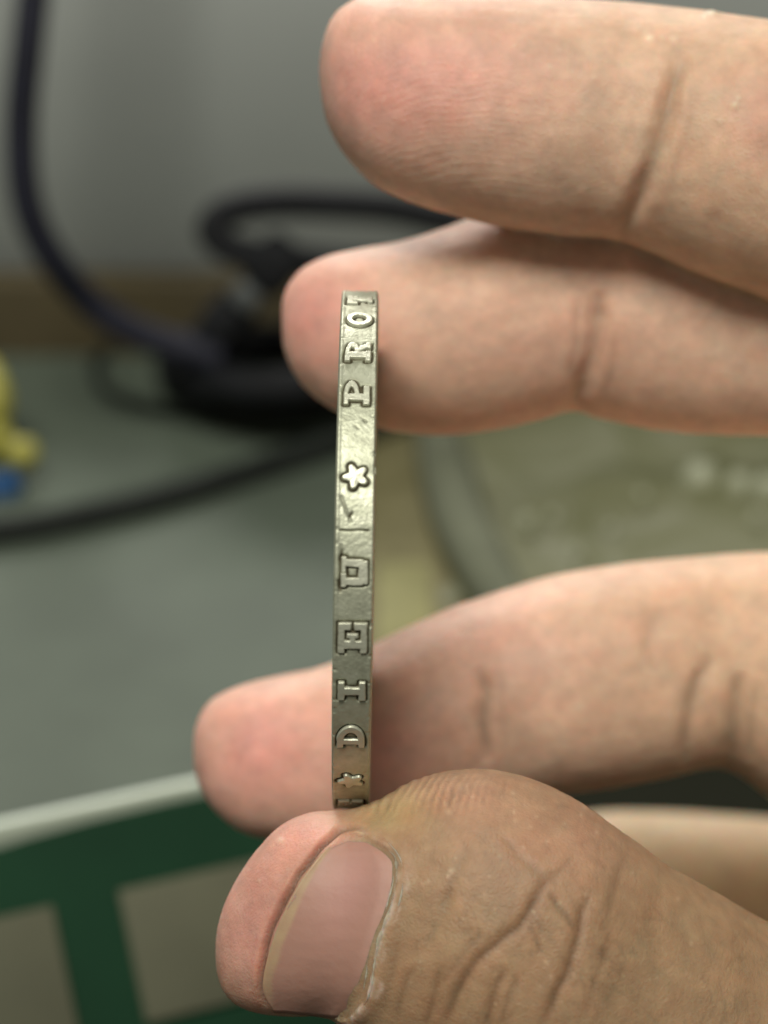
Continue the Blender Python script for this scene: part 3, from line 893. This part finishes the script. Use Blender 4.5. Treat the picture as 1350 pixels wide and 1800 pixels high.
for (pl, f, wd, dm, lip, pig) in CREASES:
    pl = catmull(pl, 5)
    lo = pl.min(0) - 70; hi = pl.max(0) + 70
    m = np.where((own == f) & front & (px > lo[0]) & (px < hi[0]) & (py > lo[1]) & (py < hi[1]))[0]
    if not len(m): continue
    d, t = seg_dist(pl, px[m] + wv[m] * .5, py[m] + wv[m] * .4)
    tap = np.clip(np.minimum(t, 1 - t) * 5, 0.0, 1) ** .7
    endcut = np.clip(np.minimum(t, 1 - t) * 40, 0, 1)
    pr = np.exp(-(d / wd) ** 2)
    disp[m] += 0.1 * dm * tap * (-pr + lip * np.exp(-((d - 2.1 * wd) / (1.4 * wd)) ** 2))
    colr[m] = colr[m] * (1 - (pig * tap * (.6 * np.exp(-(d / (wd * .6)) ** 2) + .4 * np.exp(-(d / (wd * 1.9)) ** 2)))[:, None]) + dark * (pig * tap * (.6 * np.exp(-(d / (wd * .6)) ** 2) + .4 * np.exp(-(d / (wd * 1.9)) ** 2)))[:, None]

# ---- nail bed: the plate sits in a shallow bed with folds of skin round it
NL = catmull([(606, 1464), (567, 1500), (532, 1545), (504, 1595), (482, 1648), (467, 1702), (464, 1742), (482, 1778)], 6)
NR = catmull([(640, 1468), (690, 1500), (697, 1540), (684, 1600), (666, 1650), (656, 1700), (646, 1750), (612, 1792)], 6)
loop = np.vstack([NL, NR[::-1]])
m = np.where((own == THB) & (px > 380) & (px < 820) & (py > 1400) & (py < 1850) & (fac > 0))[0]
X, Y = px[m], py[m]
ins = np.zeros(len(m), bool)
for i in range(len(loop)):
    x0, y0 = loop[i]; x1, y1 = loop[(i + 1) % len(loop)]
    c = ((y0 > Y) != (y1 > Y)); ins ^= c & (X < (x1 - x0) * (Y - y0) / (y1 - y0 + 1e-9) + x0)
d, _ = seg_dist(np.vstack([loop, loop[:1]]), X, Y)
BED = HV.copy()
dR, _ = seg_dist(NR, X, Y)
disp[m] += np.where(ins, -0.024 * np.clip(d / 14, 0, 1), 0)
rag = noise3(HV[m] * 13, 61) + 0.6 * noise3(HV[m] * 30, 62)
disp[m] += np.where(~ins, 0.020 * np.exp(-((dR - 11) / 13) ** 2) + 0.008 * np.clip(rag, 0, 1) * np.exp(-(dR / 9) ** 2), 0)
low = np.clip((Y - 1500) / 90, 0.25, 1)
cut = np.where(~ins, np.exp(-((dR - 3) / 6.5) ** 2) * np.clip(0.55 + 0.9 * rag, 0, 1.2), 0) * low
cut += np.where(~ins, 0.5 * np.exp(-((dR - 15 - 7 * rag) / 3.0) ** 2) * np.clip(0.3 + rag, 0, 1), 0) * low
cut = np.clip(cut, 0, 1)
colr[m] = colr[m] * (1 - 0.85 * cut[:, None]) + s2l(232, 212, 196) * 0.85 * cut[:, None]       # dry cuticle flakes

# ---- friction ridges
def ridges(f, cx, cy, rx, ry, ang, per, amp, curv):
    g = blob(cx, cy, rx, ry, f) * front
    u = (px - cx) * math.cos(ang) + (py - cy) * math.sin(ang); v_ = -(px - cx) * math.sin(ang) + (py - cy) * math.cos(ang)
    ph = (u + curv * v_ * v_ + 9 * noise3(HV * 3.5, 19) + 3 * noise3(HV * 9, 18)) / per * 2 * math.pi
    return 0.1 * amp * g * np.sin(ph)
rd = ridges(THB, 760, 1390, 95, 34, 0.35, 14.5, 0.048, 0.0012) + ridges(THB, 680, 1415, 45, 22, 0.5, 13.5, 0.040, 0.0012)
disp += rd
colr *= (1 + np.clip(rd * 30, -0.10, 0.10))[:, None]
disp += ridges(IDX, 780, 230, 170, 110, 1.45, 12, 0.019, -0.0011)
disp += ridges(IDX, 650, 130, 80, 110, 0.3, 12, 0.015, 0.002)
# ---- soft lumps and fine lines
disp += 0.010 * noise3(HV * 1.6, 33) + 0.0035 * noise3(HV * 5, 34) + 0.0013 * noise3(HV * 14, 35)
fl_ = np.abs(noise3(np.stack([px / 60 + py / 130, py / 18 - px / 45, dep * 0], 1), 36))
disp -= 0.0016 * np.clip(1 - fl_ * 6, 0, 1) * (own == THB)
fl_ = np.abs(noise3(np.stack([px / 22 + py / 90, py / 70, dep * 0], 1), 37))
disp -= 0.0012 * np.clip(1 - fl_ * 6, 0, 1) * (own == IDX)
for ang, sc_, sd_ in ((1.05, 11, 51), (0.55, 13, 52), (2.0, 15, 53), (1.45, 9, 54)):
    u = px * math.cos(ang) + py * math.sin(ang); v_ = -px * math.sin(ang) + py * math.cos(ang)
    ln = np.abs(noise3(np.stack([u / 85, v_ / sc_, dep * 0 + sd_], 1), sd_))
    gate = np.clip(0.5 + noise3(HV * 4, sd_ + 9), 0, 1) * (own == THB) * np.clip((px - 690) / 90, 0, 1)
    lnv = np.clip(1 - ln * 7, 0, 1) * gate
    disp -= 0.0028 * lnv
    colr *= (1 - 0.10 * lnv)[:, None]
# ---- dry specks
for (x, y, r_, f, a) in ((1143, 68, 7, IDX, .8), (1185, 72, 6, IDX, .7), (1165, 66, 4, IDX, .5), (1292, 185, 6, IDX, .9), (1298, 172, 4, IDX, .7), (1265, 212, 4, IDX, .5), (968, 118, 5, IDX, .5), (1045, 136, 4, IDX, .4),
                         (658, 72, 4, IDX, .4), (905, 80, 4, IDX, .3), (1252, 24, 7, IDX, .9), (1240, 30, 4, IDX, .7), (793, 1531, 5, THB, .5), (788, 1540, 4, THB, .5), (752, 1550, 4, THB, .4), (920, 1490, 3, THB, .3), (492, 1476, 6, THB, .5), (455, 1548, 4, THB, .4),
                         (800, 1508, 3, THB, .3), (860, 1540, 3, THB, .3)):
    g = np.exp(-((px - x) ** 2 + (py - y) ** 2) / r_ ** 2) * (own == f) * front * a
    disp += 0.012 * g; mixc(np.clip(g * .7, 0, 1), s2l(238, 222, 196))
for _ in range(140):
    x, y = rng.uniform(660, 1340), rng.uniform(20, 520)
    if rng.random() < .45: x, y = rng.uniform(700, 1340), rng.uniform(1380, 1790)
    r_ = rng.uniform(2, 4.5)
    g = np.exp(-((px - x) ** 2 + (py - y) ** 2) / r_ ** 2) * front * rng.uniform(.1, .35)
    mixc(np.clip(g, 0, 1), s2l(232, 208, 176))
colr *= (1 + 0.06 * noise3(HV * 3.3, 91) + 0.05 * noise3(HV * 11, 92) + 0.04 * noise3(HV * 26, 93))[:, None]
red = 0.05 * noise3(HV * 6, 94) + 0.04 * noise3(HV * 17, 95)
colr[:, 1] *= 1 - red; colr[:, 2] *= 1 - 1.2 * red
colr = np.clip(colr, 0.01, 0.95)
HVd = HV + nrm * disp[:, None]

hm = bpy.data.meshes.new('hand')
nq = len(quads); ngl = [len(g_) for g_ in ngons]
loops = np.concatenate([quads.ravel().astype(np.int64), np.array([i for g_ in ngons for i in g_], np.int64)])
starts = np.concatenate([np.arange(0, nq * 4, 4), nq * 4 + np.concatenate([[0], np.cumsum(ngl)[:-1]])]) if ngons else np.arange(0, nq * 4, 4)
hm.vertices.add(len(HVd)); hm.loops.add(len(loops)); hm.polygons.add(len(starts))
hm.vertices.foreach_set('co', HVd.astype(np.float32).ravel())
hm.loops.foreach_set('vertex_index', loops.astype(np.int32))
hm.polygons.foreach_set('loop_start', starts.astype(np.int32))
hm.update(calc_edges=True)
cattr(hm, 'skin', colr)
hand = link('hand', hm, M_skin)
hm.validate()
tag(hand, 'bare hand holding a silver coin on edge between thumb and fingers', 'hand')
print('hand verts', len(HVd), 'quads', nq)

# ---- thumbnail
cand = np.where((own == THB) & (px > 380) & (px < 820) & (py > 1380) & (py < 1860) & (fac > 0.0))[0]
qm = np.full(len(HV), False); qm[cand] = True
qsel = quads[qm[quads].all(1)]
ren = np.full(len(HV), -1); ids = np.unique(qsel); ren[ids] = np.arange(len(ids))
bvh = BVHTree.FromPolygons([Vector(v) for v in HV[ids]], [tuple(int(i) for i in q_) for q_ in ren[qsel]])
NA, NB = 56, len(NL)
grid = np.zeros((NB, NA, 3)); hit_ok = np.zeros((NB, NA), bool)
cl = Vector(cam.location)
for j in range(NB):
    for i in range(NA):
        t = i / (NA - 1)
        q_ = NL[j] * (1 - t) + NR[j] * t
        dr = (P(q_[0], q_[1], 10) - cl).normalized()
        h_, n_, _, _ = bvh.ray_cast(cl, dr)
        if h_ is None:
            h_, n_, _, _ = bvh.find_nearest(cl + dr * (17.0 / max(1e-6, dr.dot((P(675, 900, 10) - cl).normalized()))))
        grid[j, i] = np.array(h_)
for _ in range(30):
    g2 = grid.copy()
    g2[1:-1, 1:-1] = (grid[:-2, 1:-1] + grid[2:, 1:-1] + grid[1:-1, :-2] + grid[1:-1, 2:]) / 4
    grid = g2
gn = np.cross(np.gradient(grid, axis=0), np.gradient(grid, axis=1)); gn /= np.linalg.norm(gn, axis=2, keepdims=True) + 1e-9
if (gn.reshape(-1, 3) @ (np.array(cl) - grid[NB // 2, NA // 2])).mean() < 0: gn = -gn
aa = np.linspace(0, 1, NA)[None, :]; bb = np.linspace(0, 1, NB)[:, None]
lift = 0.006 + 0.008 * np.exp(-(aa / 0.10) ** 2) - 0.040 * np.clip((aa - 0.78) / 0.22, 0, 1) ** 1.6 - 0.04 * np.clip((0.14 - bb) / 0.14, 0, 1) ** 1.5
lift = lift + 0.0004 * np.sin(bb * 60 + 2 * np.sin(bb * 9))
topg = grid + gn * lift[..., None]; botg = grid - gn * 0.045
nvv = NA * NB
verts = np.vstack([topg.reshape(-1, 3), botg.reshape(-1, 3)])
fs = []
for j in range(NB - 1):
    for i in range(NA - 1):
        a0 = j * NA + i
        fs.append((a0, a0 + 1, a0 + NA + 1, a0 + NA)); fs.append((nvv + a0, nvv + a0 + NA, nvv + a0 + NA + 1, nvv + a0 + 1))
for i in range(NA - 1):
    fs.append((i, nvv + i, nvv + i + 1, i + 1)); a0 = (NB - 1) * NA + i; fs.append((a0, a0 + 1, nvv + a0 + 1, nvv + a0))
for j in range(NB - 1):
    a0 = j * NA; fs.append((a0, a0 + NA, nvv + a0 + NA, nvv + a0)); a0 = j * NA + NA - 1; fs.append((a0, nvv + a0, nvv + a0 + NA, a0 + NA))
nme = mesh('nail', verts, fs)
bm = bmesh.new(); bm.from_mesh(nme); bmesh.ops.recalc_face_normals(bm, faces=bm.faces); bm.to_mesh(nme); bm.free()
tip_c = s2l(190, 164, 128); bed_c = s2l(180, 138, 122); edge_c = s2l(208, 168, 150)
A2 = np.broadcast_to(aa, (NB, NA)).ravel(); B2 = np.broadcast_to(bb, (NB, NA)).ravel()
gp = grid.reshape(-1, 3)
fw = 0.95 * np.clip(1 - (A2 - (0.03 + 0.06 * np.sin(B2 * 3.1) ** 2 + 0.015 * noise3(gp * 8, 4))) / 0.04, 0, 1)
ncol = bed_c[None] * (1 + 0.06 * noise3(gp * 3, 1) + 0.03 * noise3(gp * 9, 2))[:, None]
pk = np.exp(-((A2 - .55) / .3) ** 2 - ((B2 - .32) / .25) ** 2)
ncol = ncol * (1 - .5 * pk[:, None]) + s2l(200, 150, 142) * .5 * pk[:, None]
ncol *= (1 + 0.035 * noise3(np.stack([A2 * 2.0, B2 * 34, A2 * 0], 1), 12))[:, None]
lun = np.clip((A2 - .84 + .25 * (B2 - .45) ** 2) / .05, 0, 1) * np.clip(1 - np.abs(B2 - .45) / .4, 0, 1)
ncol = ncol * (1 - .3 * lun[:, None]) + s2l(214, 176, 164) * .3 * lun[:, None]
fw = fw * np.clip(np.minimum(B2 * 6, (1 - B2) * 5), 0, 1) * (0.8 + 0.25 * noise3(gp * 12, 14))
fw = np.clip(fw, 0, 1)
ncol = ncol * (1 - fw[:, None]) + tip_c * fw[:, None]
cw = np.clip((A2 - 0.9) / 0.1, 0, 1) * (.6 + .4 * noise3(gp * 9, 7))
ncol = ncol * (1 - 0.5 * np.clip(cw, 0, 1)[:, None]) + edge_c * 0.5 * np.clip(cw, 0, 1)[:, None]
cattr(nme, 'skin', np.vstack([ncol, ncol]))
link('thumb_nail', nme, M_nail, hand)

# ---- dry, ragged cuticle along the right side of the nail
idf = np.full(len(HVd), False); idf[np.where((own == THB) & (px > 560) & (px < 800) & (py > 1420) & (py < 1850) & (fac > 0))[0]] = True
qf = quads[idf[quads].all(1)]; ids2 = np.unique(qf); rn2 = np.full(len(HVd), -1); rn2[ids2] = np.arange(len(ids2))
bv2 = BVHTree.FromPolygons([Vector(v_) for v_ in HVd[ids2]], [tuple(int(i) for i in q_) for q_ in rn2[qf]])
bv3 = BVHTree.FromPolygons([Vector(v_) for v_ in verts], fs)
def ribbon(curve, shift, wid, t0, t1, seed, lift_):
    c = catmull(curve, 6); n = len(c); i0, i1 = int(t0 * n), int(t1 * n)
    c = c[i0:i1]; n = len(c)
    if n < 4: return None
    tg = np.gradient(c, axis=0); nm_ = np.stack([-tg[:, 1], tg[:, 0]], 1); nm_ /= np.linalg.norm(nm_, axis=1, keepdims=True)
    s1 = np.stack([np.arange(n) * .33, np.full(n, seed * 1.7), np.zeros(n)], 1)
    j1 = noise3(s1, seed) + .6 * noise3(s1 * 2.7, seed + 1); j2 = noise3(s1 * 1.3 + 5, seed + 2) + .7 * noise3(s1 * 3.1, seed + 3)
    wv_ = np.clip(wid * (0.75 + 0.8 * j2), 0.8, None) * np.clip(np.minimum(np.arange(n), n - 1 - np.arange(n)) / 3.0, 0.15, 1)
    out = []
    for i in range(n):
        m_ = c[i] - nm_[i] * (shift + 2.2 * j1[i])
        for k_, off_ in ((0, -.5), (1, 0), (2, .5)):
            q_ = m_ + nm_[i] * wv_[i] * off_
            dr = (P(q_[0], q_[1], 10) - cl).normalized()
            h1 = bv2.ray_cast(cl, dr)[0]; h2 = bv3.ray_cast(cl, dr)[0]
            hs_ = [h for h in (h1, h2) if h is not None]
            if not hs_: return None
            h_ = min(hs_, key=lambda h: (h - cl).length)
            out.append(h_ - dr * (lift_ * (1.6 if k_ == 1 else 0.25)))
    return out, [(i * 3 + k_, i * 3 + k_ + 1, i * 3 + k_ + 4, i * 3 + k_ + 3) for i in range(n - 1) for k_ in range(2)]
cv, cf = [], []
NRC = NR[::6]
for (sh, wd_, t0, t1, sd) in ((0, 4.5, .12, .42, 1), (-1, 5.5, .36, .66, 2), (2, 4, .60, .93, 3), (9, 2.5, .08, .26, 4), (13, 4.5, .32, .44, 5), (-12, 5, .66, .84, 6), (-7, 2.5, .28, .5, 8)):
    r_ = ribbon(NRC, sh, wd_, t0, t1, sd, 0.006)
    if r_:
        o0 = len(cv); cv += r_[0]; cf += [tuple(o0 + i for i in f_) for f_ in r_[1]]
cme = mesh('cuticle', cv, cf)
sol = np.tile(s2l(212, 184, 160), (len(cv), 1)) * (1 + .12 * noise3(np.array([tuple(v_) for v_ in cv]) * 12, 3))[:, None]
cattr(cme, 'skin', sol)
link('cuticle', cme, M_skin, hand)
